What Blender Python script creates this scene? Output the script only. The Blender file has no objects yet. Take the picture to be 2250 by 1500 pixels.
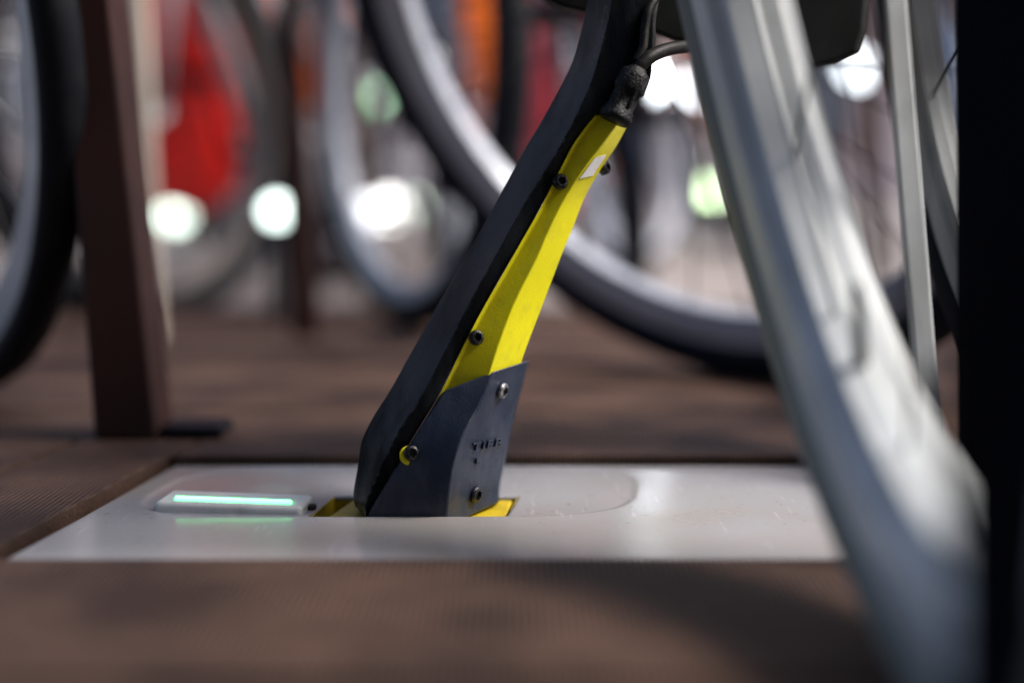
import bpy, bmesh, math, random
from mathutils import Vector, Matrix
random.seed(7)
sc = bpy.context.scene
C = sc.collection
R = math.radians
# ------------------------------------------------------------------ camera
T = R(6.12); FPX = 3125.0; H = .187
cd = bpy.data.cameras.new('camera'); cam = bpy.data.objects.new('camera', cd); C.objects.link(cam)
cam.location = (0, 0, H); cam.rotation_euler = (R(90) - T, 0, 0)
cd.lens = 50; cd.sensor_width = 36; cd.clip_start = .01; cd.clip_end = 2000
cd.dof.use_dof = True; cd.dof.focus_distance = .826; cd.dof.aperture_fstop = 1.5
sc.camera = cam
# ------------------------------------------------------------------ light
w = bpy.data.worlds.new('World'); sc.world = w; w.use_nodes = True
nt = w.node_tree; sky = nt.nodes.new('ShaderNodeTexSky'); sky.sky_type = 'NISHITA'; sky.sun_disc = False
SUN_EL, SUN_AZ = R(47), R(94)       # azimuth clockwise from +Y: high, from the right and a little behind the camera
sky.sun_elevation = SUN_EL; sky.sun_rotation = SUN_AZ
sky.dust_density = 3.5; sky.air_density = .8; sky.ozone_density = 1.2
bg = nt.nodes['Background']; nt.links.new(sky.outputs[0], bg.inputs[0]); bg.inputs[1].default_value = .075
sl = bpy.data.lights.new('sun', 'SUN'); sl.energy = 2.2; sl.angle = R(20); sl.color = (1, .95, .88)
so = bpy.data.objects.new('sun', sl); C.objects.link(so)
sd = Vector((math.sin(SUN_AZ) * math.cos(SUN_EL), math.cos(SUN_AZ) * math.cos(SUN_EL), math.sin(SUN_EL)))
so.rotation_euler = sd.to_track_quat('Z', 'Y').to_euler(); so.location = sd * 5
vs = sc.view_settings; vs.view_transform = 'Standard'; vs.look = 'None'; vs.gamma = 1; vs.use_curve_mapping = False
vs.exposure = 1.5
sc.cycles.use_denoising = True
sc.cycles.max_bounces = 8
# ------------------------------------------------------------------ helpers
FW = Vector((0, math.cos(T), -math.sin(T))); UP = Vector((0, math.sin(T), math.cos(T)))
def P(px, py, D):                   # a point at measured depth D metres in front of the lens
    return Vector((0, 0, H)) + D * (FW + Vector(((px - 1125) / FPX, 0, 0)) - UP * ((py - 750) / FPX))
def G(px, py, z=0.):                # a point on the level z
    d = FW + Vector(((px - 1125) / FPX, 0, 0)) - UP * ((py - 750) / FPX)
    return Vector((0, 0, H)) + d * ((z - H) / d.z)
WM = {}
def link(o, parent=None, M=None):
    C.objects.link(o); M = M or Matrix(); WM[o.name] = M
    if parent is not None:
        o.parent = parent; o.matrix_local = WM[parent.name].inverted() @ M
    else: o.matrix_world = M
    return o
def tag(o, label=None, cat=None, group=None, kind=None):
    for k, v in (('label', label), ('category', cat), ('group', group), ('kind', kind)):
        if v: o[k] = v
    return o
def empty(name, loc, label, cat, group=None, rz=0):
    o = bpy.data.objects.new(name, None); o.empty_display_size = .05
    link(o, None, Matrix.Translation(loc) @ Matrix.Rotation(rz, 4, 'Z'))
    return tag(o, label, cat, group)
def mesh(name, vs_, fs, mat, parent=None, M=None, smooth=False, bevel=0, seg=2, world=True, autosm=None):
    """world=True: coordinates are given in the world and moved into the object's own frame"""
    me = bpy.data.meshes.new(name)
    if M is None: M = WM[parent.name] if parent is not None else Matrix.Translation(sum((Vector(v) for v in vs_), Vector()) / len(vs_))
    inv = M.inverted()
    me.from_pydata([tuple(inv @ Vector(v)) if world else tuple(v) for v in vs_], [], fs)
    bm = bmesh.new(); bm.from_mesh(me); bmesh.ops.remove_doubles(bm, verts=bm.verts, dist=1e-7)
    bmesh.ops.recalc_face_normals(bm, faces=bm.faces); bm.to_mesh(me); bm.free()
    for p in me.polygons: p.use_smooth = bool(smooth)
    if smooth == 'sharp': me.set_sharp_from_angle(angle=R(24))
    if mat: me.materials.append(mat)
    o = bpy.data.objects.new(name, me); link(o, parent, M)
    if bevel:
        b = o.modifiers.new('b', 'BEVEL'); b.width = bevel; b.segments = seg; b.limit_method = 'ANGLE'; b.angle_limit = R(22)
        b.harden_normals = False
    return o
class MB:
    def __init__(s): s.v = []; s.f = []
    def add(s, v, f):
        n = len(s.v); s.v += [Vector(x) for x in v]; s.f += [tuple(i + n for i in q) for q in f]
    def box(s, lo, hi, M=None):
        v = [Vector((x, y, z)) for z in (lo[2], hi[2]) for y in (lo[1], hi[1]) for x in (lo[0], hi[0])]
        if M: v = [M @ q for q in v]
        s.add(v, [(0, 2, 3, 1), (4, 5, 7, 6), (0, 1, 5, 4), (2, 6, 7, 3), (0, 4, 6, 2), (1, 3, 7, 5)])
    def tube(s, pts, rad, n=10):
        pts = [Vector(p) for p in pts]; rad = rad if isinstance(rad, (list, tuple)) else [rad] * len(pts)
        base = len(s.v); u = None
        for i, p in enumerate(pts):
            t = (pts[min(i + 1, len(pts) - 1)] - pts[max(i - 1, 0)]).normalized()
            if u is None: u = t.orthogonal().normalized()
            u = (u - t * u.dot(t)).normalized(); v = t.cross(u)
            for k in range(n):
                a = 2 * math.pi * k / n; s.v.append(p + (u * math.cos(a) + v * math.sin(a)) * rad[i])
        for i in range(len(pts) - 1):
            for k in range(n):
                a = base + i * n + k; b = base + i * n + (k + 1) % n; s.f.append((a, b, b + n, a + n))
        s.f.append(tuple(base + k for k in range(n))[::-1]); s.f.append(tuple(base + (len(pts) - 1) * n + k for k in range(n)))
    def rev(s, prof, n=64, closed=True, a0=0, a1=2 * math.pi):
        """profile (w, r) turned round local X axis; angle 0 points down"""
        base = len(s.v); full = abs(a1 - a0 - 2 * math.pi) < 1e-6; m = len(prof); N = n if full else n + 1
        for i in range(N):
            a = a0 + (a1 - a0) * i / n
            for (w_, r) in prof: s.v.append(Vector((w_, math.sin(a) * r, -math.cos(a) * r)))
        for i in range(n):
            j = (i + 1) % N
            for k in range(m if closed else m - 1):
                l = (k + 1) % m; s.f.append((base + i * m + k, base + i * m + l, base + j * m + l, base + j * m + k))
        if not full and closed:
            s.f.append(tuple(base + k for k in range(m))); s.f.append(tuple(base + n * m + k for k in range(m))[::-1])
    def build(s, name, mat, parent=None, **k): return mesh(name, s.v, s.f, mat, parent, **k)
def refine(rows, n=4):              # smooth in-between sections
    out = []; k = [rows[0]] + rows + [rows[-1]]
    for i in range(1, len(k) - 2):
        for j in range(n):
            t = j / n; w0 = -.5 * t + t * t - .5 * t ** 3; w1 = 1 - 2.5 * t * t + 1.5 * t ** 3; w2 = .5 * t + 2 * t * t - 1.5 * t ** 3; w3 = -.5 * t * t + .5 * t ** 3
            out.append([a * w0 + b * w1 + c * w2 + d * w3 for a, b, c, d in zip(k[i - 1], k[i], k[i + 1], k[i + 2])])
    return out + [rows[-1]]
def loft(rows, closed=True):        # rows of equal length rings
    v = []; f = []; m = len(rows[0])
    for r in rows: v += [Vector(p) for p in r]
    for i in range(len(rows) - 1):
        for k in range(m if closed else m - 1):
            l = (k + 1) % m; f.append((i * m + k, i * m + l, (i + 1) * m + l, (i + 1) * m + k))
    if closed:
        f.append(tuple(range(m))[::-1]); f.append(tuple((len(rows) - 1) * m + k for k in range(m)))
    return v, f
# ------------------------------------------------------------------ materials
def mat(name, col, rough=.5, metal=0, col2=None, scale=20, thr=(.4, .7), bump=0, bscale=200, rvar=0, spec=.5,
        stretch=(1, 1, 1), coat=0, sss=0, detail=6):
    m = bpy.data.materials.new(name); m.use_nodes = True; n = m.node_tree.nodes; L = m.node_tree.links
    b = n['Principled BSDF']; b.inputs['Roughness'].default_value = rough; b.inputs['Metallic'].default_value = metal
    b.inputs['Specular IOR Level'].default_value = spec; b.inputs['Coat Weight'].default_value = coat
    b.inputs['Base Color'].default_value = (*col, 1)
    tc = n.new('ShaderNodeTexCoord'); mp = n.new('ShaderNodeMapping'); mp.inputs['Scale'].default_value = stretch
    L.new(tc.outputs['Object'], mp.inputs[0])
    if col2 or rvar:
        no = n.new('ShaderNodeTexNoise'); no.inputs['Scale'].default_value = scale; no.inputs['Detail'].default_value = detail
        L.new(mp.outputs[0], no.inputs['Vector'])
        mr = n.new('ShaderNodeMapRange'); mr.inputs[1].default_value = thr[0]; mr.inputs[2].default_value = thr[1]; L.new(no.outputs[0], mr.inputs[0])
        if col2:
            mx = n.new('ShaderNodeMix'); mx.data_type = 'RGBA'; mx.inputs[6].default_value = (*col, 1); mx.inputs[7].default_value = (*col2, 1)
            L.new(mr.outputs[0], mx.inputs[0]); L.new(mx.outputs[2], b.inputs['Base Color'])
        if rvar:
            r2 = n.new('ShaderNodeMapRange'); r2.inputs[3].default_value = rough - rvar; r2.inputs[4].default_value = rough + rvar
            r2.inputs[1].default_value = .3; r2.inputs[2].default_value = .7
            L.new(no.outputs[0], r2.inputs[0]); L.new(r2.outputs[0], b.inputs['Roughness'])
    if bump:
        nb = n.new('ShaderNodeTexNoise'); nb.inputs['Scale'].default_value = bscale; nb.inputs['Detail'].default_value = 4
        L.new(mp.outputs[0], nb.inputs['Vector']); bp = n.new('ShaderNodeBump'); bp.inputs['Strength'].default_value = bump
        bp.inputs['Distance'].default_value = .001; L.new(nb.outputs[0], bp.inputs['Height']); L.new(bp.outputs[0], b.inputs['Normal'])
    return m
def worn(m, lo, hi, scale, stretch, edge=(.16, .17, .18), edge_r=.0011, amt=.8, thr=(.42, .72)):
    """scuffed gloss that comes and goes over the surface, and paint rubbed off along the edges"""
    n = m.node_tree.nodes; L = m.node_tree.links; b = n['Principled BSDF']; tc = n.new('ShaderNodeTexCoord')
    mp = n.new('ShaderNodeMapping'); mp.inputs['Scale'].default_value = stretch; L.new(tc.outputs['Object'], mp.inputs[0])
    no = n.new('ShaderNodeTexNoise'); no.inputs['Scale'].default_value = scale; no.inputs['Detail'].default_value = 9; no.inputs['Roughness'].default_value = .62; L.new(mp.outputs[0], no.inputs['Vector'])
    r = n.new('ShaderNodeMapRange'); r.inputs[1].default_value = thr[0]; r.inputs[2].default_value = thr[1]; r.inputs[3].default_value = lo; r.inputs[4].default_value = hi
    L.new(no.outputs[0], r.inputs[0]); L.new(r.outputs[0], b.inputs['Specular IOR Level'])
    bv = n.new('ShaderNodeBevel'); bv.samples = 4; bv.inputs['Radius'].default_value = edge_r; ge = n.new('ShaderNodeNewGeometry')
    dt = n.new('ShaderNodeVectorMath'); dt.operation = 'DOT_PRODUCT'; L.new(bv.outputs[0], dt.inputs[0]); L.new(ge.outputs['Normal'], dt.inputs[1])
    n2 = n.new('ShaderNodeTexNoise'); n2.inputs['Scale'].default_value = 330; n2.inputs['Detail'].default_value = 5; L.new(tc.outputs['Object'], n2.inputs['Vector'])
    r2 = n.new('ShaderNodeMapRange'); r2.inputs[1].default_value = .985; r2.inputs[2].default_value = .90; L.new(dt.outputs['Value'], r2.inputs[0])
    r3 = n.new('ShaderNodeMapRange'); r3.inputs[1].default_value = .45; r3.inputs[2].default_value = .62; r3.inputs[4].default_value = amt; L.new(n2.outputs[0], r3.inputs[0])
    mu = n.new('ShaderNodeMath'); mu.operation = 'MULTIPLY'; L.new(r2.outputs[0], mu.inputs[0]); L.new(r3.outputs[0], mu.inputs[1])
    base = [l for l in L if l.to_socket == b.inputs['Base Color']][0].from_socket
    mx = n.new('ShaderNodeMix'); mx.data_type = 'RGBA'; L.new(mu.outputs[0], mx.inputs[0]); L.new(base, mx.inputs[6]); mx.inputs[7].default_value = (*edge, 1); L.new(mx.outputs[2], b.inputs['Base Color'])
def emit(name, col, s):
    m = bpy.data.materials.new(name); m.use_nodes = True; b = m.node_tree.nodes['Principled BSDF']
    b.inputs['Base Color'].default_value = (.8, .8, .8, 1); b.inputs['Emission Color'].default_value = (*col, 1); b.inputs['Emission Strength'].default_value = s
    return m
M_BAR = mat('bar_paint', (.0012, .0020, .0038), .34, 0, (.013, .020, .026), 30, (.50, .72), .35, 1300, .13, .13, (1.3, 1, .35), detail=10)
M_YEL = mat('yellow_paint', (.70, .64, .010), .40, 0, (.52, .46, .018), 70, (.5, .85), .18, 900, .08, .35)
M_FOOT = mat('foot_plastic', (.014, .021, .042), .33, 0, (.021, .031, .058), 90, (.4, .8), .4, 1500, .08, .6)
M_SCR = mat('screw_steel', (.05, .05, .055), .35, .8, (.015, .015, .017), 400, (.4, .6), .3, 1500, .1)
M_SCRL = mat('bright_screw_steel', (.35, .36, .38), .35, .9, (.12, .12, .13), 400, (.4, .6), .3, 1500)
M_PLUG = mat('plug_rubber', (.003, .0035, .005), .45, 0, (.075, .07, .065), 300, (.56, .76), .8, 700, .1, .2)
M_CABLE = mat('cable_rubber', (.004, .0035, .004), .5, 0, (.02, .017, .016), 200, (.5, .75), .3, 900, spec=.2)
M_CLOTHB = mat('housing_plastic', (.0025, .003, .003), .5, 0, (.005, .006, .0055), 30, spec=.2, rvar=.08, bump=.1)
M_STICK = mat('sticker_paper', (.74, .74, .75), .4, 0, (.60, .60, .62), 700, (.45, .6))
M_TYRE = mat('tyre_rubber', (.007, .008, .012), .65, 0, (.014, .015, .018), 40, spec=.12, rvar=.1, bump=.5, bscale=300)
M_TYREG = mat('dusty_tyre_rubber', (.14, .155, .15), .6, 0, (.20, .215, .205), 25, rvar=.1, bump=.4, bscale=300)
M_TYREN = mat('navy_tyre_rubber', (.008, .014, .032), .6, 0, (.006, .007, .012), 12, spec=.15, rvar=.1, bump=.4, bscale=300)
M_RIM = mat('rim_alloy', (.58, .61, .63), .45, .05, (.40, .42, .43), 18, (.35, .75), .05, 300, .10)
M_RIMB = mat('rim_grey', (.42, .45, .53), .45, .1, (.34, .36, .43), 14, (.35, .75), .05, 300, .10)
M_SPOKE = mat('spoke_steel', (.65, .66, .68), .3, .9)
M_BLACK = mat('black_paint', (.003, .004, .008), .5, 0, (.006, .007, .011), 15, spec=.15, rvar=.06, bump=.1)
M_MATTE = mat('matte_black_coating', (.0016, .0022, .0045), .85, 0, (.003, .0036, .006), 20, spec=.02, bump=.2)
M_BROWN = mat('brown_post_paint', (.045, .018, .015), .5, 0, (.028, .013, .012), 14, (.35, .7), .3, 300, .08, .25)
M_CREAM = mat('cream_paint', (.66, .58, .50), .5, 0, (.58, .50, .43), 12)
M_WHITE = mat('white_module', (.68, .70, .69), .4, 0, (.55, .57, .55), 80, (.5, .7), .1)
M_LED = emit('led_light', (.05, 1, .24), 3.2)
M_SLOT = mat('slot_yellow', (.50, .36, .01), .5, 0, (.30, .20, .01), 60, (.45, .75), .2)
M_DIRT = mat('dark_dirt', (.02, .014, .01), .9)

worn(M_BAR, .03, .48, 16, (1.6, 1, .28), thr=(.36, .80))
worn(M_FOOT, .25, .75, 60, (1, 1, .5), (.10, .12, .15), .0008, .6)
worn(M_YEL, .25, .45, 90, (1, 1, 1), (.25, .22, .10), .0007, .6)
# plate: cast resin, glossy, with fine scratches, specks and a few stains
def plate_mat():
    m = mat('plate_resin', (.33, .33, .355), .19, 0, (.29, .285, .29), 9, (.35, .75), .12, 260, .09, .5)
    n = m.node_tree.nodes; L = m.node_tree.links; b = n['Principled BSDF']
    base = [l for l in L if l.to_socket == b.inputs['Base Color']][0].from_socket
    tc = n.new('ShaderNodeTexCoord')
    def layer(base, scale, lo, hi, col, stretch, amt):
        mp = n.new('ShaderNodeMapping'); mp.inputs['Scale'].default_value = stretch; L.new(tc.outputs['Object'], mp.inputs[0])
        no = n.new('ShaderNodeTexNoise'); no.inputs['Scale'].default_value = scale; no.inputs['Detail'].default_value = 3
        L.new(mp.outputs[0], no.inputs['Vector']); r = n.new('ShaderNodeMapRange'); r.inputs[1].default_value = lo; r.inputs[2].default_value = hi
        r.inputs[4].default_value = amt; L.new(no.outputs[0], r.inputs[0])
        mx = n.new('ShaderNodeMix'); mx.data_type = 'RGBA'; L.new(r.outputs[0], mx.inputs[0]); L.new(base, mx.inputs[6]); mx.inputs[7].default_value = (*col, 1)
        return mx.outputs[2]
    base = layer(base, 170, .66, .70, (.18, .13, .09), (1, 1, 1), .5)
    base = layer(base, 600, .70, .74, (.05, .04, .03), (1, 1, 1), .8)
    base = layer(base, 260, .64, .72, (.50, .50, .53), (1, .10, 1), .35)
    base = layer(base, 5, .50, .62, (.29, .25, .21), (1, 1, 1), .5)
    L.new(base, b.inputs['Base Color'])
    return m
M_PLATE = plate_mat()
# deck: ribbed composite boards
def deck_mat():
    m = bpy.data.materials.new('deck_composite'); m.use_nodes = True; n = m.node_tree.nodes; L = m.node_tree.links; b = n['Principled BSDF']
    tc = n.new('ShaderNodeTexCoord')
    no = n.new('ShaderNodeTexNoise'); no.inputs['Scale'].default_value = 9; no.inputs['Detail'].default_value = 8; L.new(tc.outputs['Object'], no.inputs['Vector'])
    cr = n.new('ShaderNodeValToRGB'); cr.color_ramp.elements[0].position = .38; cr.color_ramp.elements[0].color = (.038, .021, .016, 1)
    cr.color_ramp.elements[1].position = .60; cr.color_ramp.elements[1].color = (.094, .053, .038, 1); L.new(no.outputs[0], cr.inputs[0])
    n2 = n.new('ShaderNodeTexNoise'); n2.inputs['Scale'].default_value = 420; n2.inputs['Detail'].default_value = 2; L.new(tc.outputs['Object'], n2.inputs['Vector'])
    mx = n.new('ShaderNodeMix'); mx.data_type = 'RGBA'; mx.blend_type = 'MULTIPLY'; mx.inputs[0].default_value = .55
    r = n.new('ShaderNodeMapRange'); r.inputs[1].default_value = .3; r.inputs[2].default_value = .7; r.inputs[3].default_value = .55; r.inputs[4].default_value = 1.35
    L.new(n2.outputs[0], r.inputs[0]); L.new(cr.outputs[0], mx.inputs[6]); L.new(r.outputs[0], mx.inputs[7]); L.new(mx.outputs[2], b.inputs['Base Color'])
    wv = n.new('ShaderNodeTexWave'); wv.wave_type = 'BANDS'; wv.bands_direction = 'X'; wv.inputs['Scale'].default_value = 95; wv.inputs['Distortion'].default_value = .6
    wv.inputs['Detail Scale'].default_value = .3; L.new(tc.outputs['Object'], wv.inputs['Vector'])
    bp = n.new('ShaderNodeBump'); bp.inputs['Strength'].default_value = 1; bp.inputs['Distance'].default_value = .0009; L.new(wv.outputs[0], bp.inputs['Height'])
    b2 = n.new('ShaderNodeBump'); b2.inputs['Strength'].default_value = .4; b2.inputs['Distance'].default_value = .001; L.new(n2.outputs[0], b2.inputs['Height']); L.new(bp.outputs[0], b2.inputs['Normal'])
    L.new(b2.outputs[0], b.inputs['Normal']); b.inputs['Roughness'].default_value = .55; b.inputs['Specular IOR Level'].default_value = .2
    rr = n.new('ShaderNodeMapRange'); rr.inputs[3].default_value = .42; rr.inputs[4].default_value = .7; L.new(no.outputs[0], rr.inputs[0]); L.new(rr.outputs[0], b.inputs['Roughness'])
    return m
M_DECK = deck_mat()
M_PAVE = mat('pavement_concrete', (.26, .23, .22), .8, 0, (.19, .165, .155), 2.2, (.35, .7), .3, 60)

# ------------------------------------------------------------------ setting
g = mesh('pavement', [(-60, -60, -.03), (60, -60, -.03), (60, 120, -.03), (-60, 120, -.03)], [(0, 1, 2, 3)], M_PAVE); tag(g, kind='structure')
DZ = .006                           # deck boards stand this much above the plate
NL, NR = G(-2, 1232, 0), G(1890, 1222, 0); YB = G(900, 1224, .006).y    # the near board hides a strip of the plate
FL, FR = G(383, 1021, 0), G(1790, 1024, 0)
SH = (FL.x - NL.x) / (FL.y - NL.y)  # the depthwise edges are not square to the camera
yn, yf = YB, FL.y
NL.x -= SH * (NL.y - YB); NL.y = YB
def sx(x0, y): return x0 + SH * (y - yn)
db = MB()
def board(x0, x1, y0, y1, top=DZ):  # sheared board
    v = []
    for z in (top - .022, top):
        v += [(sx(x0, y0), y0, z), (sx(x1, y0), y0, z), (sx(x1, y1), y1, z), (sx(x0, y1), y1, z)]
    db.add(v, [(0, 3, 2, 1), (4, 5, 6, 7), (0, 1, 5, 4), (1, 2, 6, 5), (2, 3, 7, 6), (3, 0, 4, 7)])
GAP = .004
x = NL.x - .006
board(x - .085, x, yn - .002, 1.02)
board(x - .230, x - .085 - GAP, yn - .002, 1.02)
board(x - .375, x - .230 - GAP, yn - .002, 1.02)
board(x - .9, x - .375 - GAP, yn - .002, 1.02)
board(-1.2, 2.4, yn - .17, yn - .002); board(-1.2, 2.4, yn - .33, yn - .17 - GAP); board(-1.2, 2.4, yn - .60, yn - .33 - GAP)
board(NR.x + .004, 1.6, yn - .002, 1.02)
board(x + GAP, NR.x, yf + .005, 1.02)
y = 1.02 + GAP
random.seed(3)
while y < 2.05:
    board(-1.6, 2.0, y, y + .138, DZ + random.uniform(-.0012, .0012)); y += .138 + GAP * 2
dk = db.build('deck', M_DECK, bevel=.0015); tag(dk, kind='structure')
sb = mesh('ground', [(-1.9, -.2, -.022), (2.4, -.2, -.022), (2.4, 2.03, -.022), (-1.9, 2.03, -.022)], [(0, 1, 2, 3)], M_DIRT); tag(sb, kind='structure')

# roof added out of view to keep sky light off leg and deck
rf = empty('shade_roof', (0, 0, 2.35), 'flat dark roof added out of view to shade the leg and deck', 'roof')
k = MB(); k.box((-4, -4, 2.35), (4.5, -.35, 2.43)); k.build('panel', mat('shade_roof_panel', (.09, .07, .06), .7), rf)
for x_ in (-3.9, 4.4):
    for y_ in (-3.8, -.45): k = MB(); k.box((x_ - .04, y_ - .04, -.03), (x_ + .04, y_ + .04, 2.3495)); k.build('column', M_BROWN, rf)
k = MB(); k.box((-3.86, -3.9, .02), (4.36, -3.86, 2.3)); k.build('shade_back_panel', mat('shade_back_panel', (.07, .06, .055), .7), rf)  # unseen wall added behind the camera to darken what the leg reflects
# ------------------------------------------------------------------ docking plate
plate = empty('docking_plate', (-.05, .83, 0), 'pale grey resin docking plate set flush in the brown deck boards, slot in its middle', 'docking plate')
sl0, sl1 = G(688, 1131), G(1110, 1131)
sy0 = sl0.y; sy1 = G(1140, 1080).y; sxl = sl0.x - .003; sxr = sl1.x
def grid_axis(a, b, step, keys):
    xs = []
    ks = sorted([a, b] + [k for k in keys if a < k < b])
    for p, q in zip(ks[:-1], ks[1:]):
        n = max(1, round((q - p) / step)); xs += [p + (q - p) * i / n for i in range(n)]
    return xs + [b]
us = grid_axis(NL.x, NR.x, .0016, [sxl, sxr]); vs_ = grid_axis(yn, yf, .0016, [sy0, sy1])
d0, d1 = -.245, G(1322, 1060).x     # dished hollow round slot and light
dy0, dy1 = sy0 - .0045, yf - .004
def dish(u, v):
    cy = (dy0 + dy1) / 2; hy = (dy1 - dy0) / 2; cx = (d0 + d1) / 2; hx = (d1 - d0) / 2
    a = abs((u - cx) / hx); b_ = abs((v - cy) / hy)
    k = (a ** 5 + b_ ** 3.2)
    t = min(1, max(0, (1 - k) / .16)); return -(.0008) * (t * t * (3 - 2 * t)) - .0022 * max(0, 1 - k) ** 1.5
pv = []; pf = []; nu = len(us)
for v in vs_:
    for u in us:
        z = dish(u, v)
        du = min(u - us[0], us[-1] - u, v - yn, yf - v); z -= (.001 * max(0, 1 - du / .003) ** 2 if v > yn + .01 else 0)
        pv.append((u + SH * (v - yn), v, z))
for j in range(len(vs_) - 1):
    for i in range(nu - 1):
        cu, cv = (us[i] + us[i + 1]) / 2, (vs_[j] + vs_[j + 1]) / 2
        if sxl - SH * (sy0 - yn) < cu < sxr - SH * (sy0 - yn) and sy0 < cv < sy1: continue
        a = j * nu + i; pf.append((a, a + 1, a + nu + 1, a + nu))
po = mesh('plate_surface', pv, pf, M_PLATE, plate, smooth=True)
so_ = po.modifiers.new('s', 'SOLIDIFY'); so_.thickness = .0030; so_.offset = -1 if po.data.polygons[0].normal.z > 0 else 1
# slot lining
lm = MB(); q = .0008
xl, xr = sxl, sxr
def lx(x0, y): return x0 + SH * (y - sy0)
def wall(p0, p1, thick, z0, z1):
    a = Vector((*p0, 0)); b_ = Vector((*p1, 0)); n_ = (b_ - a).cross(Vector((0, 0, 1))).normalized() * thick
    lm.add([a + Vector((0, 0, z0)), b_ + Vector((0, 0, z0)), b_ + n_ + Vector((0, 0, z0)), a + n_ + Vector((0, 0, z0)),
            a + Vector((0, 0, z1)), b_ + Vector((0, 0, z1)), b_ + n_ + Vector((0, 0, z1)), a + n_ + Vector((0, 0, z1))],
           [(0, 3, 2, 1), (4, 5, 6, 7), (0, 1, 5, 4), (1, 2, 6, 5), (2, 3, 7, 6), (3, 0, 4, 7)])
A = (lx(xl, sy0), sy0); B_ = (lx(xr, sy0), sy0); C_ = (lx(xr, sy1), sy1); D_ = (lx(xl, sy1), sy1)
wall(B_, A, -.002, -.02, -.0031); wall(C_, B_, -.002, -.02, -.0031); wall(D_, C_, -.002, -.02, -.0031); wall(A, D_, -.002, -.02, -.0031)
lm.box((min(A[0], D_[0]) - .003, sy0 - .003, -.0215), (max(B_[0], C_[0]) + .003, sy1 + .003, -.0201))
lm.build('slot_lining', M_SLOT, plate)
# inner yellow guide block just under the lip
gm = MB(); gm.add([(A[0] + .004, sy0 + .002, -.0195), (B_[0] - .001, sy0 + .002, -.0195), (C_[0] - .003, sy1 - .002, -.0195), (D_[0] + .012, sy1 - .002, -.0195),
                   (A[0] + .004, sy0 + .002, -.0060), (B_[0] - .001, sy0 + .002, -.0060), (C_[0] - .003, sy1 - .002, -.0045), (D_[0] + .012, sy1 - .002, -.0045)],
                  [(0, 3, 2, 1), (4, 5, 6, 7), (0, 1, 5, 4), (1, 2, 6, 5), (2, 3, 7, 6), (3, 0, 4, 7)])
gm.build('slot_guide', M_SLOT, plate, bevel=.0015)
# light module
c0 = G(334, 1128, -.001); c1 = G(662, 1131, -.001)
ax = (c1 - c0).normalized(); ang = math.atan2(ax.y, ax.x); Lm = (c1 - c0).length
MM = Matrix.Translation((c0.x, c0.y + .004, -.0062)) @ Matrix.Rotation(ang - .03, 4, 'Z') @ Matrix.Rotation(R(1.2), 4, 'Y')
m_ = MB(); m_.box((0, 0, 0), (Lm, .034, .0115), MM)
mod = m_.build('light_module', M_WHITE, plate, bevel=.003, seg=4)
m_ = MB(); m_.box((.010, 0, -.0010), (Lm - .008, .0030, .0010), MM @ Matrix.Translation((0, .0075, .0116)) @ Matrix.Rotation(R(16), 4, 'X'))
m_.build('light_strip', M_LED, mod, bevel=.0005)
m_ = MB(); pt = G(674, 1120, -.002); m_.box((pt.x - .004, pt.y, -.004), (pt.x + .005, pt.y + .008, .0005)); m_.build('wire_notch', M_DIRT, plate, bevel=.0015)

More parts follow.
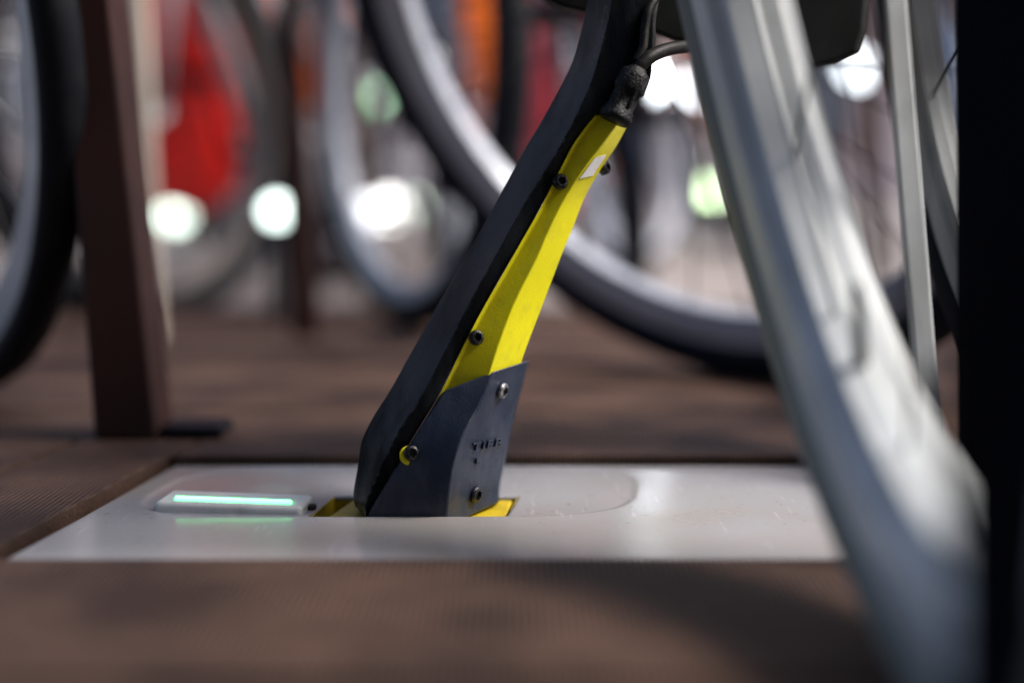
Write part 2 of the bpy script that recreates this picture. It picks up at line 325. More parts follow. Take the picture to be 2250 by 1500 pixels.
# ------------------------------------------------------------------ the docked bicycle
CX, CY, YAW, LEAN, WR = .1660, .4509, .050, .2208, .34
def frame_m(cx, cy, yaw, lean, r, z=0):
    h = Vector((math.sin(yaw), math.cos(yaw), 0)); n_ = Vector((math.cos(yaw), -math.sin(yaw), 0)); zz = Vector((0, 0, 1))
    up = zz * math.cos(lean) - n_ * math.sin(lean); nn = n_ * math.cos(lean) + zz * math.sin(lean)
    c = Vector((cx, cy, z)) + up * r
    return Matrix(((nn.x, h.x, up.x, c.x), (nn.y, h.y, up.y, c.y), (nn.z, h.z, up.z, c.z), (0, 0, 0, 1)))
_cache = {}
def wheel(parent, M, r, tw, rw, mt, mr, nsp=32, rd=.036, ms=None, sp=.0011, label=None):
    """rim (part) with tyre, hub and spokes as its sub-parts; M has its origin at the hub, X along the axle"""
    key = (r, tw, rw, mt.name, mr.name, rd, nsp, sp)
    rb = r - tw * 1.25              # bead radius
    ri = rb - rd
    if key not in _cache:
        a = MB(); prof = []
        for k in range(17):
            t = -R(130) + R(260) * k / 16
            prof.append((math.sin(t) * tw, r - tw + math.cos(t) * tw * 1.0))
        a.rev(prof, 96)
        b = MB(); b.rev([(-rw, rb + .004), (-rw, rb - .013), (-rw * .80, ri + .005), (-rw * .50, ri + .004), (-rw * .40, ri - .004), (rw * .10, ri - .004), (rw * .22, ri + .001), (rw * .60, ri + .002), (rw * .85, ri + .007), (rw, rb - .013), (rw, rb + .004),
                         (rw - .003, rb + .004), (rw - .004, rb - .008), (-rw + .004, rb - .008), (-rw + .003, rb + .004)], 96)
        c = MB(); c.rev([(-.035, .010), (-.035, .024), (-.030, .024), (-.028, .014), (.028, .014), (.030, .024), (.035, .024), (.035, .010)], 24)
        d = MB(); d.tube([(0, 0, 0), (0, 0, -1)], sp, 6)
        _cache[key] = (a, b, c, d)
        rim = b.build('wheel', mr, parent, M=M, world=False, smooth='sharp')
        ty = a.build('tyre', mt, rim, M=M, world=False, smooth=True)
        hb = c.build('hub', M_SPOKE, rim, M=M, world=False, smooth=True)
        spk = d.build('spoke', ms or M_SPOKE, rim, M=M, world=False, smooth=True)
        for o_ in (rim, hb):
            o_.data.polygons.foreach_set('use_smooth', [False] * len(o_.data.polygons)) if o_ is hb else None
        _cache[key] = (rim.data, ty.data, hb.data, spk.data)
        first = spk
    else:
        dts = _cache[key]
        rim = link(bpy.data.objects.new('wheel', dts[0]), parent, M)
        link(bpy.data.objects.new('tyre', dts[1]), rim, M); link(bpy.data.objects.new('hub', dts[2]), rim, M); first = None
    sd_ = _cache[key][3]
    for k in range(nsp):
        a = 2 * math.pi * k / nsp; side = 1 if k % 2 else -1; tw_ = (1 if (k // 2) % 2 else -1) * R(70)
        p0 = Vector((side * .030, math.sin(a + tw_) * .020, -math.cos(a + tw_) * .020)); p1 = Vector((side * .002, math.sin(a) * ri, -math.cos(a) * ri))
        q = (p0 - p1); Q = Matrix.Translation(M @ p0) @ (M.to_3x3() @ q).to_track_quat('Z', 'Y').to_matrix().to_4x4() @ Matrix.Diagonal((1, 1, q.length, 1))
        if first is not None:
            o_ = first; first = None; WM[o_.name] = Q; o_.matrix_local = WM[rim.name].inverted() @ Q
        else: link(bpy.data.objects.new('spoke', sd_), rim, Q)
    return rim

bike = empty('bicycle', (CX, CY, 0), 'leaning bicycle with grey tyre in front, its black and yellow leg plugged into the plate', 'bicycle')
W1 = frame_m(CX, CY, YAW, LEAN, WR)
rim1 = wheel(bike, W1, WR, .030, .0245, M_TYREG, M_RIM, 18, .032, ms=M_BLACK, sp=.0010)
tag(rim1, 'wide silver rim with dusty grey tyre')
for e_ in (-1, 1):
    v_ = MB(); v_.rev([(e_ * .0242, .297), (e_ * .0265, .297), (e_ * .0265, .304), (e_ * .0242, .304)], 96); mesh('rim_seam', [W1 @ v for v in v_.v], v_.f, M_BLACK, rim1)
v_ = MB(); a = R(33)

v_.tube([(0, math.sin(a) * .275, -math.cos(a) * .275), (0, math.sin(a) * .225, -math.cos(a) * .225)], [.0032, .0026], 10)
mesh('valve', [W1 @ v for v in v_.v], v_.f, M_BLACK, rim1)

# docking leg: sections traced down its length, each with true depth
DL, DH, DS = .848, .8155, .8190
bar_rows = [((1304, -90), (1352, -90), (1443, -90)), ((1287, 20), (1342, 20), (1438, 10)), ((1275, 75), (1328, 80), (1436, 70)), ((1258, 135), (1312, 140), (1433, 125)),
            ((1238, 178), (1294, 195), (1424, 185)), ((1216, 219), (1275, 235), (1372, 238)), ((1181, 282), (1250, 287), (1313, 254)),
            ((1148, 337), (1212, 354), (1268, 306)), ((1090, 444), (1163, 430), (1241, 353)), ((1037, 540), (1106, 532), (1175, 479)),
            ((950, 690), (1030, 668), (1081, 642)), ((900, 780), (973, 782), (1007, 782)), ((857, 857), (925, 872), (965, 866)),
            ((826, 905), (896, 915), (936, 915)), ((807, 940), (876, 948), (913, 952)), ((793, 974), (860, 980), (893, 985)),
            ((785, 1030), (835, 1030), (866, 1032)), ((777, 1078), (814, 1078), (838, 1079)), ((779, 1108), (800, 1112), (818, 1111)), ((793, 1126), (803, 1131), (808, 1129))]
rows = []
for l, h_, s_ in bar_rows:
    lp, hp, sp_ = P(*l, DL), P(*h_, DH), P(*s_, DS)
    rows.append([lp, hp, sp_, P(s_[0] - 1, s_[1], .866), P(l[0] + 14, l[1], .872)])
rows.append([v + Vector((.004 * (1 if i in (0, 4) else 0), 0, -.012)) for i, v in enumerate(rows[-1])])
v, f = loft(refine(rows))
leg = mesh('docking_leg', v, f, M_BAR, bike, bevel=.0016, seg=3, smooth='sharp')
# yellow cover
DY = .8185
yr = [((1312, 250), (1356, 272), (1386, 262)), ((1270, 303), (1317, 326), (1354, 322)), ((1243, 350), (1287, 366), (1320, 372)), ((1192, 450), (1240, 440), (1286, 432)),
      ((1143, 536), (1206, 508), (1258, 503)), ((1110, 594), (1181, 566), (1233, 563)), ((1055, 690), (1130, 668), (1190, 676)), ((1009, 780), (1088, 782), (1149, 785)), ((965, 870), (1062, 868), (1132, 855)),
      ((880, 1010), (1010, 1010), (1100, 1000)), ((812, 1126), (985, 1126), (1092, 1074))]
rows = []
for i_, (s_, r_, e_) in enumerate(yr):
    k_ = .012 if i_ > 8 else .004 if i_ == 8 else 0; DY = .8185 + k_
    rows.append([P(s_[0] - 1, s_[1], DY - .0012), P(s_[0] + 5, s_[1] + 3, DY + .0035), P(*r_, DY + .0015), P(*e_, DY + .034), P(e_[0] - 8, e_[1], .875), P(s_[0] + 6, s_[1], .875)])
DY = .8185
v, f = loft(refine(rows))
cover = mesh('yellow_cover', v, f, M_YEL, leg, bevel=.0009, seg=3, smooth='sharp')
# foot
fr = [((976, 858), (1087, 815), (1160, 792)), ((953, 893), (1054, 889), (1137, 880)), ((921, 941), (1020, 951), (1119, 951)), ((885, 1003), (997, 1014), (1107, 1015)),
      ((838, 1079), (986, 1090), (1098, 1056)), ((808, 1130), (983, 1131), (1095, 1078))]
fo = P(983, 1131, DY - .0012); fnn = (P(1095, 1078, DY + .042) - fo).cross(P(1087, 815, DY + .004) - fo).normalized()
def fpl(px, py):
    o0 = Vector((0, 0, H)); d = P(px, py, 1) - o0; return o0 + d * ((fo - o0).dot(fnn) / d.dot(fnn))
rows = []
for s_, r_, e_ in fr:
    rows.append([P(*s_, DY - .0016), fpl(*r_), fpl(*e_), P(e_[0] + 3, e_[1], .885), P(s_[0] + 8, s_[1], .885)])
rows.append([v + Vector((0, 0, -.007)) for v in rows[-1]])
v, f = loft(refine(rows))
foot = mesh('foot', v, f, M_FOOT, leg, bevel=.0010, seg=3, smooth='sharp')
# cut-out of the foot round the lower screw
def ring_disc(c, n_, r, h_, mt, name, parent, socket=True, label=None, squash=1):
    z = n_.normalized(); x_ = z.orthogonal().normalized(); y_ = z.cross(x_)
    Mx = Matrix(((x_.x, y_.x, z.x, c.x), (x_.y, y_.y, z.y, c.y), (x_.z, y_.z, z.z, c.z), (0, 0, 0, 1)))
    pr = [(r, 0), (r, h_ * .45), (r * .88, h_ * .8), (r * .62, h_)]
    if socket: pr += [(r * .52, h_), (r * .50, h_ * .35), (0.0001, h_ * .3)]
    else: pr += [(.0001, h_)]
    v = []; f = []; n2 = 24
    for i in range(n2):
        a = 2 * math.pi * i / n2
        for k, (rr, zz) in enumerate(pr):
            if socket and k in (4, 5): rr *= 1 + .16 * math.cos(6 * a)
            v.append(Mx @ Vector((rr * math.cos(a), rr * math.sin(a), zz)))
    m = len(pr)
    for i in range(n2):
        j = (i + 1) % n2
        for k in range(m - 1): f.append((i * m + k, i * m + k + 1, j * m + k + 1, j * m + k))
    f.append(tuple(i * m for i in range(n2))[::-1])
    o_ = mesh(name, v, f, mt, parent, smooth=True)
    for p in o_.data.polygons: p.use_smooth = False
    if label: tag(o_, label)
    return o_
fn = Vector((.55, -.80, .22)); rn = (rows[2][2] - rows[2][1]).cross(rows[3][1] - rows[2][1]); rn = rn if rn.y < 0 else -rn; rn.normalize()
fnf = Vector((.38, -.9, .2))
ring_disc(P(1229, 400, DY + .0012), fnf, .0047, .0038, M_SCR, 'screw', leg)
ring_disc(P(1045, 742, DY + .0012), fnf, .0045, .0036, M_SCR, 'screw', leg)
ring_disc(P(1321, 371, DY + .041), Vector((.8, -.5, .25)), .0042, .005, M_SCR, 'screw', leg)
ring_disc(P(898, 1000, DY - .0018), fnf, .0056, .0009, M_YEL, 'screw_recess', foot, socket=False)
ring_disc(P(903, 995, DY - .0026), fnf, .0046, .0034, M_SCR, 'screw', leg)
def on_facet(px, py):               # point where the sight line meets the right facet of the foot
    p0 = rows[3][1]; o0 = Vector((0, 0, H)); d = (P(px, py, 1) - o0); t = (p0 - o0).dot(rn) / d.dot(rn); return o0 + d * t
ring_disc(on_facet(1101, 857) + rn * .0006, rn, .0048, .0026, M_SCRL, 'screw', foot, label='bright screw near top of foot')
ring_disc(on_facet(1043, 1085) + rn * .0004, rn, .0052, .0026, M_SCR, 'screw', foot)
def facet_text(body, p, q, height, name):
    a = on_facet(*p); b_ = on_facet(*q); xx = (b_ - a).normalized(); zz = rn; xx = (xx - zz * xx.dot(zz)).normalized(); yy = zz.cross(xx)
    cu = bpy.data.curves.new('t', 'FONT'); cu.body = body; cu.size = height; cu.extrude = .0007; cu.space_character = 1.15
    to = bpy.data.objects.new('t', cu); C.objects.link(to); bpy.context.view_layer.update()
    me = bpy.data.meshes.new_from_object(to.evaluated_get(bpy.context.evaluated_depsgraph_get())); bpy.data.objects.remove(to)
    Mx = Matrix(((xx.x, yy.x, zz.x, a.x), (xx.y, yy.y, zz.y, a.y), (xx.z, yy.z, zz.z, a.z), (0, 0, 0, 1)))
    wdt = max(v.co.x for v in me.vertices) or 1; k = (b_ - a).length / wdt
    for v in me.vertices: v.co.x *= k; v.co.z += .0008
    me.materials.clear(); me.materials.append(M_FOOT); o_ = bpy.data.objects.new(name, me); link(o_, foot, Mx); return o_
facet_text('TIER', (1033, 990), (1100, 977), .0070, 'embossed_lettering')
facet_text('L', (1041, 1018), (1050, 1016), .0048, 'embossed_lettering')
# sticker on the light facet of the cover (its code is left out)
sq = [(1309, 346), (1333, 340), (1303, 386), (1273, 393)]
def on_cover(px, py):
    s_, r_, e_ = P(1287, 366, DY + .0015), P(1240, 440, DY + .0015), P(1320, 372, DY + .034)
    n_ = (e_ - s_).cross(r_ - s_).normalized(); n_ = n_ if n_.y < 0 else -n_
    o0 = Vector((0, 0, H)); d = P(px, py, 1) - o0; return o0 + d * ((s_ - o0).dot(n_) / d.dot(n_)), n_
a_ = [on_cover(*p) for p in sq]; nn = a_[0][1]
sd4 = [.0100, .0262, .0262, .0045]
v = [P(*p, DY + e - .0012) for p, e in zip(sq, sd4)] + [P(*p, DY + e - .0022) for p, e in zip(sq, sd4)]
mesh('sticker', v, [(3, 2, 1, 0), (4, 5, 6, 7), (0, 1, 5, 4), (1, 2, 6, 5), (2, 3, 7, 6), (3, 0, 4, 7)], M_STICK, cover)
# plug and cables
def lathe_on(p0, p1, prof, n=28):
    p0, p1 = Vector(p0), Vector(p1); z = (p1 - p0).normalized(); L_ = (p1 - p0).length; x_ = z.orthogonal().normalized(); y_ = z.cross(x_); b = MB()
    for (t, r) in prof:
        for k in range(n):
            a = 2 * math.pi * k / n; b.v.append(p0 + z * t * L_ + (x_ * math.cos(a) + y_ * math.sin(a)) * r)
    m = len(prof)
    for i in range(m - 1):
        for k in range(n): b.f.append((i * n + k, i * n + (k + 1) % n, (i + 1) * n + (k + 1) % n, (i + 1) * n + k))
    b.f.append(tuple(range(n))[::-1]); b.f.append(tuple((m - 1) * n + k for k in range(n))); return b
pa, pb = P(1350, 262, .813), P(1403, 150, .813)
plug = lathe_on(pa, pb, [(-.04, .0088), (.02, .0098), (.10, .0098), (.13, .0088), (.20, .0088), (.22, .0078), (.52, .0080), (.55, .0090), (.60, .0094), (.84, .0090), (.92, .0078), (.96, .0055), (1.0, .0050)]).build('plug', M_PLUG, leg, smooth=True)
for s_ in (-1, 1):
    c_ = pa.lerp(pb, .38) + Vector((s_ * .0045, -.0068, 0)); d_ = (pb - pa).normalized() * .005
    t_ = MB(); t_.tube([c_ - d_, c_ + d_], .0014, 8); t_.build('latch', M_PLUG, plug)
def bez(pts, n=10):
    out = []; pts = [pts[0]] + pts + [pts[-1]]
    for i in range(1, len(pts) - 2):
        for k in range(n):
            t = k / n; a, b_, c, d = pts[i - 1], pts[i], pts[i + 1], pts[i + 2]
            out.append(.5 * ((2 * b_) + (c - a) * t + (2 * a - 5 * b_ + 4 * c - d) * t * t + (3 * b_ - a - 3 * c + d) * t ** 3))
    return out + [pts[-2]]
t_ = MB(); t_.tube(bez([P(1400, 156, .813), P(1412, 140, .813), P(1434, 122, .816), P(1470, 108, .826), P(1520, 101, .845), P(1600, 90, .87), P(1640, 40, .90)]), .0039, 14); t_.build('cable', M_CABLE, bike, smooth=True)
t_ = MB(); t_.tube(bez([P(1398, 135, .8155), P(1412, 105, .8165), P(1417, 60, .8175), P(1424, 25, .818), P(1442, -10, .822), P(1460, -60, .83)]), [.0028] * 51, 12); t_.build('cable', M_CABLE, bike, smooth=True)
t_ = MB(); t_.tube(bez([P(1424, 140, .822), P(1432, 100, .822), P(1433, 50, .822), P(1440, 5, .824), P(1452, -60, .83)]), .0022, 12); t_.build('cable', M_CABLE, bike, smooth=True)
# housing above the leg
hp = [(1150, -60), (1195, 2), (1235, 20), (1292, 32), (1370, 48), (1435, 74), (1480, 92), (1540, 106), (1640, 135), (1760, 156), (1838, 141), (1888, 119), (1903, 70), (1914, -60), (1900, -500), (1200, -500)]
rows = []
for D, k in ((.885, .985), (.893, 1.0), (.97, 1.0), (1.02, .96)):
    cxp, cyp = 1540, -250
    rows.append([P(cxp + (x_ - cxp) * k * .885 / D * (D / .885), cyp + (y_ - cyp) * k, D) for x_, y_ in hp])
v, f = loft(rows); hs = mesh('housing', v, f, M_CLOTHB, bike, bevel=.002)

# ------------------------------------------------------------------ other bicycles
def fender(parent, M, r, w_, mt, a0, a1, name='mudguard'):
    b = MB(); pr = []
    for k in range(7):
        t = -1 + 2 * k / 6; pr.append((t * w_, r + .012 + .014 * (1 - t * t)))
    pr += [(p[0] * .96, p[1] - .003) for p in pr[::-1]]
    b.rev(pr, 40, True, a0, a1); return mesh(name, [M @ v for v in b.v], b.f, mt, parent, smooth=True)
def bicycle(cx, cy, yaw, lean, label, mf, mt=None, mr=None, r=.34, tw=.022, steer=0, away=1, wlean=None, panel=None, ms=None, mg=None, mgw=.03, group='bicycles parked behind the dock', nsp=28, basket=None, fat=1.0, z=DZ, guard=None, rd=.026, rw=None):
    """front wheel touches the ground at (cx, cy); the frame runs off along yaw (away = +1 or -1)"""
    mt = mt or M_TYRE; mr = mr or M_RIMB
    root = empty('bicycle', (cx, cy, z), label, 'bicycle', group)
    MW = frame_m(cx, cy, yaw + steer, lean if wlean is None else wlean, r, z); wheel(root, MW, r, tw, rw or tw * .72, mt, mr, nsp, rd, ms=ms)
    MF = frame_m(cx, cy, yaw, lean, r, z); s_ = away
    def q(x_, y_, z_): return MF @ Vector((x_, s_ * y_, z_ - r))
    rear = MF @ Vector((0, s_ * 1.06, 0)); MR = MF.copy(); MR.translation = rear
    wheel(root, MR, r, tw, rw or tw * .72, mt, mr, nsp, rd, ms=ms)
    k = MB()                        # frame
    k.tube([q(0, .18, .80), q(0, .22, .62)], .019 * fat, 12)
    k.tube([q(0, .215, .66), q(0, .56, .30)], .020 * fat, 12)
    k.tube([q(0, .19, .76), q(0, .66, .52)], .016 * fat, 12)
    k.tube([q(0, .56, .29), q(0, .74, .86)], .017 * fat, 12)
    for e in (-1, 1):
        k.tube([q(e * .012, .57, .29), q(e * .055, 1.06, .34)], .010 * fat, 8); k.tube([q(e * .012, .68, .66), q(e * .055, 1.06, .34)], .008 * fat, 8)
    k.build('frame', mf, root, smooth=True)
    k = MB()
    for e in (-1, 1): k.tube([MW @ Vector((e * .045, 0, 0)), MW @ Vector((e * .045, s_ * .03, .16)), MW @ Vector((e * .038, s_ * .09, r + .03))], [.008, .011, .013], 10)
    k.tube([MW @ Vector((-.045, s_ * .09, r + .035)), MW @ Vector((.045, s_ * .09, r + .035))], .015, 10)
    k.build('fork', mf, root, smooth=True)
    k = MB(); k.tube([q(0, .17, .80), q(0, .15, .98)], .013, 10); k.tube([q(-.29, .28, 1.02), q(-.24, .14, 1.0), q(0, .13, .98), q(.24, .14, 1.0), q(.29, .28, 1.02)], .011, 10); k.build('handlebar', M_BLACK, root, smooth=True)
    k = MB(); k.tube([q(0, .74, .86), q(0, .77, .95)], .012, 10); k.build('seatpost', M_SPOKE, root)
    v, f = loft([[q(x_, .66 + (y_ * .26), .955 + zz) for x_, y_, zz in ring] for ring in
                 ([(-.015, 0, 0), (.015, 0, 0), (.015, 0, .03), (-.015, 0, .03)], [(-.03, .4, 0), (.03, .4, 0), (.028, .4, .04), (-.028, .4, .04)], [(-.085, .85, 0), (.085, .85, 0), (.07, .85, .055), (-.07, .85, .055)], [(-.07, 1, .01), (.07, 1, .01), (.06, 1, .05), (-.06, 1, .05)])])
    mesh('saddle', v, f, M_BLACK, root, bevel=.008)
    k = MB(); k.tube([q(-.06, .56, .28), q(.06, .56, .28)], .012, 8); k.tube([q(.06, .56, .28), q(.065, .62, .13)], .008, 8); k.tube([q(-.06, .56, .28), q(-.065, .50, .43)], .008, 8)
    k.box((-.05, -.045, -.012), (.05, .045, .012), Matrix.Translation(q(.11, .62, .13))); k.box((-.05, -.045, -.012), (.05, .045, .012), Matrix.Translation(q(-.11, .50, .43)))
    k.build('crank', M_BLACK, root)
    if mg:
        if s_ > 0: fender(root, MW, r, mgw, mg, R(-205), R(-62)); fender(root, MR, r, mgw, mg, R(62), R(215))
        else: fender(root, MW, r, mgw, mg, R(62), R(205)); fender(root, MR, r, mgw, mg, R(-215), R(-62))
    if guard:
        k = MB(); ring = [q(0, .54, .24), q(0, .60, .24), q(0, 1.05, .30), q(0, 1.05, .37), q(0, .60, .36), q(0, .54, .34)]
        v, f = loft([[p + MF.to_3x3() @ Vector((.05, 0, 0)) for p in ring], [p + MF.to_3x3() @ Vector((.068, 0, 0)) for p in ring]]); mesh('chain_guard', v, f, guard, root, bevel=.006)
    if panel:
        pm, pw, z0, z1 = panel; ys = -r - .06
        v, f = loft([[q(x_ * k_, ys - .03 * (1 - x_ * x_ / pw / pw) + dy, zz) for x_, dy in ((-pw, 0), (-pw * .5, 0), (pw * .5, 0), (pw, 0), (pw, .03), (-pw, .03))] for zz, k_ in ((z0, .55), (z0 + .05, .9), ((z0 + z1) / 2, 1), (z1, .9))])
        mesh('front_panel', v, f, pm, root, smooth=False, bevel=.006)
    if basket:
        k = MB(); c = q(0, -.06, .86)
        bot = [(-.13, -.09), (.13, -.09), (.13, .09), (-.13, .09)]; rw_ = []
        for zz, e in ((-.40, .9), (-.20, 1.0), (.02, 1.15), (.02, 1.10), (-.20, .95), (-.39, .85)): rw_.append([c + MF.to_3x3() @ Vector((x_ * e, y_ * e, zz + .2)) for x_, y_ in bot])
        v, f = loft(rw_); mesh('basket', v, f, basket, root, bevel=.01)
    return root
def paint(name, c, r=.35): return mat(name, c, r, 0, tuple(x_ * .75 for x_ in c), 10, (.4, .8), coat=.3)
RED = paint('red_paint', (.85, .012, .004)); ORG = paint('orange_paint', (.92, .19, .010)); ROS = paint('rose_red_paint', (.75, .05, .07)); WHT = paint('white_paint', (.62, .62, .64)); GRY = paint('grey_paint', (.30, .30, .33)); BLU = paint('blue_grey_paint', (.16, .22, .34))
NVY = paint('navy_paint', (.01, .018, .04))
b1 = bicycle(.25, 1.37, -.05, .18, 'bicycle with pale wide rim and navy tyre crossing behind the yellow leg, front wheel turned', NVY, M_TYREN, M_RIMB, r=.37, tw=.027, steer=-.75, wlean=.5, rd=.036, ms=M_BLACK)
b2 = bicycle(-.500, 1.27, -.55, .16, 'bicycle with thick black tyre at the left edge of the photo, behind the brown post', M_BLACK, M_TYRE, M_RIM, tw=.017, steer=-.2, rd=.04)
b3 = bicycle(-.555, 2.2, .15, .05, 'bicycle with taupe grey rim whose round wheel shows right of the cream post', GRY, M_TYRE, mat('taupe_rim', (.13, .105, .10), .5, .1), tw=.036, rd=.030, z=-.03, steer=.42, ms=M_BLACK)
b4 = bicycle(-.135, 1.86, 0, .0, 'slim bicycle with pale rim and thin dark tyre just left of the docking leg', BLU, M_TYRE, M_RIMB, tw=.022, rd=.026, steer=-.44, ms=M_BLACK)
b5 = bicycle(-.645, 3.35, .03, .05, 'red bicycle with broad red mudguards behind the cream post', RED, mg=RED, mgw=.05, fat=1.5, basket=ORG, z=-.03, panel=(RED, .12, .18, .85))
b6 = bicycle(-.51, 4.1, -.02, .08, 'orange bicycle with orange basket behind the slim brown post', ORG, mg=GRY, mgw=.03, fat=1.5, basket=ORG, z=-.03, panel=(ORG, .15, .42, .95))
b7 = bicycle(-.085, 4.0, .05, .1, 'orange bicycle with an orange basket left of the docking leg, beyond the pale rim', ORG, mg=WHT, fat=1.5, basket=ORG, z=-.03, panel=(ORG, .15, .44, .95))
b8 = bicycle(.045, 3.3, -.05, -.1, 'rose red bicycle with red mudguards directly left of the top of the leg', ROS, mg=ROS, mgw=.045, fat=1.4, z=-.03, panel=(ROS, .075, .25, .85))
far = [(-1.5, 4.6, .5, WHT, 'white bicycle far behind the left brown post'), (-1.05, 5.4, -.4, GRY, 'grey bicycle far behind the taupe rimmed wheel'), (-1.0, 6.0, .7, WHT, 'white bicycle in the back row between cream and slim brown posts'),
       (-.2, 5.3, -.8, WHT, 'white bicycle in the back row beyond the slim pale rimmed wheel'), (.40, 4.2, .5, GRY, 'grey bicycle in the back row just right of the docking leg'), (.75, 5.2, -.5, ORG, 'orange bicycle in the back row right of the docking leg'),
       (1.5, 4.6, .3, BLU, 'blue grey bicycle in the back row behind the big foreground wheel'), (2.1, 6.0, .3, WHT, 'white bicycle far back behind the black post')]
for x_, y_, yw, mf, lb in far: bicycle(x_, y_, yw, .12, lb, mf, z=-.03, nsp=16, mg=mf)
# neighbour bicycle at the right: black disc wheel
nb = empty('bicycle', (.324, .718, DZ), 'black bicycle beside the black post, with thin silver rim and silver stand', 'bicycle')
W2 = frame_m(.324, .718, -.002, .13, .34, 0)
wr = wheel(nb, W2, .34, .022, .017, M_TYRE, M_RIM, 20, .028, ms=M_BLACK)
k = MB(); k.tube([W2 @ Vector((-.05, 0, 0)), W2 @ Vector((-.045, .10, .35)), W2 @ Vector((0, .14, .42)), W2 @ Vector((0, .2, .75))], [.010, .013, .02, .02], 12); k.build('fork', M_BLACK, nb, smooth=True)
st = MB(); a, b_ = P(1953, -150, .93), P(2036, 850, .90); c_ = P(2058, 1062, .895); c_.z = DZ
for (p, q_) in ((a, b_), (b_, c_)):
    st.add([p + Vector((dx, dy, 0)) for dx, dy in ((-.0075, -.004), (.0075, -.004), (.0075, .004), (-.0075, .004))] + [q_ + Vector((dx, dy, 0)) for dx, dy in ((-.0075, -.004), (.0075, -.004), (.0075, .004), (-.0075, .004))],
           [(0, 1, 2, 3), (7, 6, 5, 4), (0, 4, 5, 1), (1, 5, 6, 2), (2, 6, 7, 3), (3, 7, 4, 0)])
st.build('stand', M_RIM, nb, bevel=.002)

# ------------------------------------------------------------------ posts
def post(px0, px1, py, top0, top1, depth, height, mt, label, name='steel_post', cat='post', group=None, plate_=True, z=DZ, D=None):
    """base between two photo columns at row py; top0, top1 are where its edges cross the top of the view"""
    a, b_ = G(px0, py, z), G(px1, py, z); Dd = (a - Vector((0, 0, H))).dot(FW)
    ta, tb = P(top0, 0, Dd), P(top1, 0, Dd); k_ = (height) / (ta.z - z)
    ta = a + (Vector((ta.x, a.y, ta.z)) - a) * k_; tb = b_ + (Vector((tb.x, b_.y, tb.z)) - b_) * k_
    rt = empty(name, ((a.x + b_.x) / 2, a.y + depth / 2, z), label, cat, group)
    v = [a, b_, b_ + Vector((0, depth, 0)), a + Vector((0, depth, 0)), ta, tb, tb + Vector((0, depth, 0)), ta + Vector((0, depth, 0))]
    mesh('shaft', v, [(0, 3, 2, 1), (4, 5, 6, 7), (0, 1, 5, 4), (1, 2, 6, 5), (2, 3, 7, 6), (3, 0, 4, 7)], mt, rt, bevel=.003)
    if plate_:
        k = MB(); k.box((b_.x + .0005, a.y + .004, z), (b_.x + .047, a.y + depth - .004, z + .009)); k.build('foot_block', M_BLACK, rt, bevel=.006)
    return rt
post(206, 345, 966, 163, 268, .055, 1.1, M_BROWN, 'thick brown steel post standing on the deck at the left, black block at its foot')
post(640, 700, 742, 622, 660, .03, 1.1, M_BROWN, 'slim brown post in the middle distance between the left wheels', plate_=False)
post(1912, 1940, 700, 1896, 1925, .03, 1.1, M_BROWN, 'thin brown post glimpsed between the big foreground wheel and the silver stand', plate_=False, z=-.03)
post(318, 352, 755, 268, 338, .02, 1.0, M_CREAM, 'slanting cream post just right of and behind the thick brown post', plate_=False)
bp = G(2168, 1300)
X0 = .2175; Y0 = .664
rt = empty('steel_post', (X0 + .05, Y0 + .04, DZ), 'wide black post filling the right edge', 'post')
v = [(X0, Y0, DZ), (X0 + .12, Y0, DZ), (X0 + .12, Y0 + .02, DZ), (X0, Y0 + .02, DZ), (X0 - .013, Y0, .33), (X0 + .107, Y0, .33), (X0 + .107, Y0 + .02, .33), (X0 - .013, Y0 + .02, .33)]
mesh('shaft', v, [(0, 3, 2, 1), (4, 5, 6, 7), (0, 1, 5, 4), (1, 2, 6, 5), (2, 3, 7, 6), (3, 0, 4, 7)], M_MATTE, rt, bevel=.003)

# flat black plate added to darken the lower right, upright beside the near spokes
k_ = .05; ya, yb = .17, .345; x0 = .1145
v = []
for z in (DZ, .34):
    for (yy, xx) in ((ya, x0 - .002), (yb, x0), (yb, x0 + .0022), (ya, x0 + .0002)): v.append((xx - k_ * z, yy, z))
gp = mesh('added_dark_plate', v, [(0, 3, 2, 1), (4, 5, 6, 7), (0, 1, 5, 4), (1, 2, 6, 5), (2, 3, 7, 6), (3, 0, 4, 7)], M_MATTE)
tag(gp, 'strongly blurred black plate added to darken the lower right corner, in front of the silver wheel', 'added plate')
# ------------------------------------------------------------------ glowing globes beyond the bicycles
def glow(px, py, D, rpx, col, s_, label):  # self-lit globe on a stem, blurs into a bright spot
    c = P(px, py, D); r = rpx / FPX * D
    rt = empty('glow', (c.x, c.y + r * 1.2, -.03), label, 'glow', 'glowing globes beyond the bicycles')
    b = MB(); n1 = 10
    for i in range(n1 + 1):
        t = math.pi * i / n1
        for k in range(16): b.v.append(c + Vector((math.sin(t) * math.cos(k * math.pi / 8), math.sin(t) * math.sin(k * math.pi / 8), math.cos(t))) * r)
    for i in range(n1):
        for k in range(16): b.f.append((i * 16 + k, i * 16 + (k + 1) % 16, i * 16 + 16 + (k + 1) % 16, i * 16 + 16 + k))
    b.build('globe', emit('spot_glow', col, s_), rt, smooth=True)
    b = MB(); b.tube([(c.x, c.y + r * .2, -.03), (c.x, c.y + r * .2, max(c.z - r * .9, -.02))], max(.012, r * .16), 10); b.build('stem', M_BLACK, rt)
W_ = (.92, 1, .95); K_ = (.85, .93, 1)
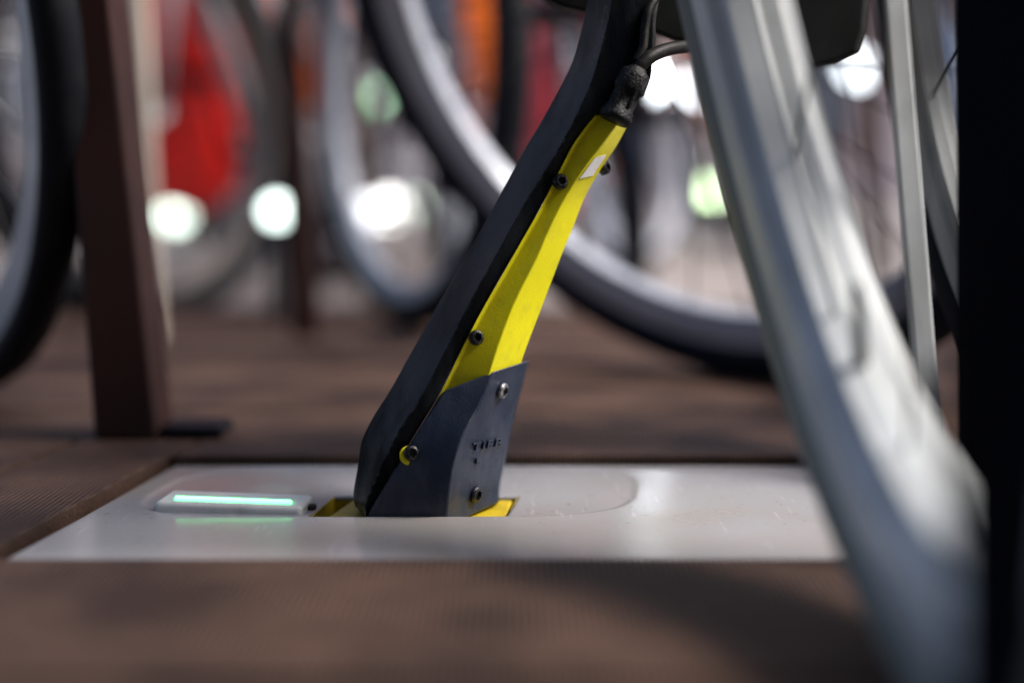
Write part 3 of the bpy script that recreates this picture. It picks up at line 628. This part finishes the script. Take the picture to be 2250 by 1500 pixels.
glow(385, 468, 6.0, 25, (.80, 1, .86), 2.6, 'bright greenish white lamp low down right of the left posts')
glow(608, 464, 1.97, 34, (.82, 1, .93), 1.6, 'bright white lamp low down beside the slim brown post')
glow(855, 458, 5.6, 26, (1, .98, .94), 2.4, 'warm white lamp low down inside the slim pale rimmed wheel')
glow(806, 468, 2.7, 34, (.93, .94, 1), 1.0, 'lavender white lamp overlapping the warm white lamp on its left')
glow(905, 455, 6.3, 22, (.75, 1, .75), 1.3, 'dim greenish lamp hard against the warm white lamp')
glow(490, 385, 5.5, 16, (.6, 1, .35), 3.0, 'small dim green lamp above the greenish white lamp')
glow(1556, 432, 5.4, 28, (.72, 1, .55), 2.2, 'pale green lamp half hidden by the foreground wheel')
glow(1420, 176, 2.6, 40, K_, 5, 'bluish white lamp standing in for bright sky beside the plug of the docking leg')  # this globe and the next stand in for gaps of bright sky
glow(1515, 176, 7, 34, K_, 6, 'bluish white lamp standing in for bright sky between docking leg and foreground wheel')
glow(1885, 150, 7, 24, K_, 3.2, 'white lamp seen under the corner of the dark housing')
glow(1035, 165, 6.5, 22, (.4, 1, .5), 1.8, 'dim green lamp high between the orange and the rose red bicycles')
glow(832, 215, 6.5, 18, (.4, 1, .5), 1.5, 'dim green lamp beside the navy tyre')

# ------------------------------------------------------------------ far facade
WALL = mat('pale_render', (.58, .50, .50), .85, 0, (.36, .30, .31), 1.2, (.35, .7)); GLS = mat('shop_glass', (.10, .11, .14), .12, 0, spec=.8)
FRM = mat('window_frame', (.35, .20, .16), .5)
bd = empty('building', (0, 16, -.03), 'pale pinkish building closing the view behind the parked bicycles', 'building')
k = MB(); k.box((-14, 16.1, -.03), (14, 17, 6)); k.build('wall', WALL, bd)
for x_ in range(-12, 13, 3):
    k = MB(); k.box((x_ - .95, 16.03, .5), (x_ + .95, 16.099, 2.7)); f_ = k.build('window', FRM, bd)
    k = MB(); k.box((x_ - .85, 16.0, .6), (x_ + .85, 16.029, 2.6)); k.build('pane', GLS, f_)
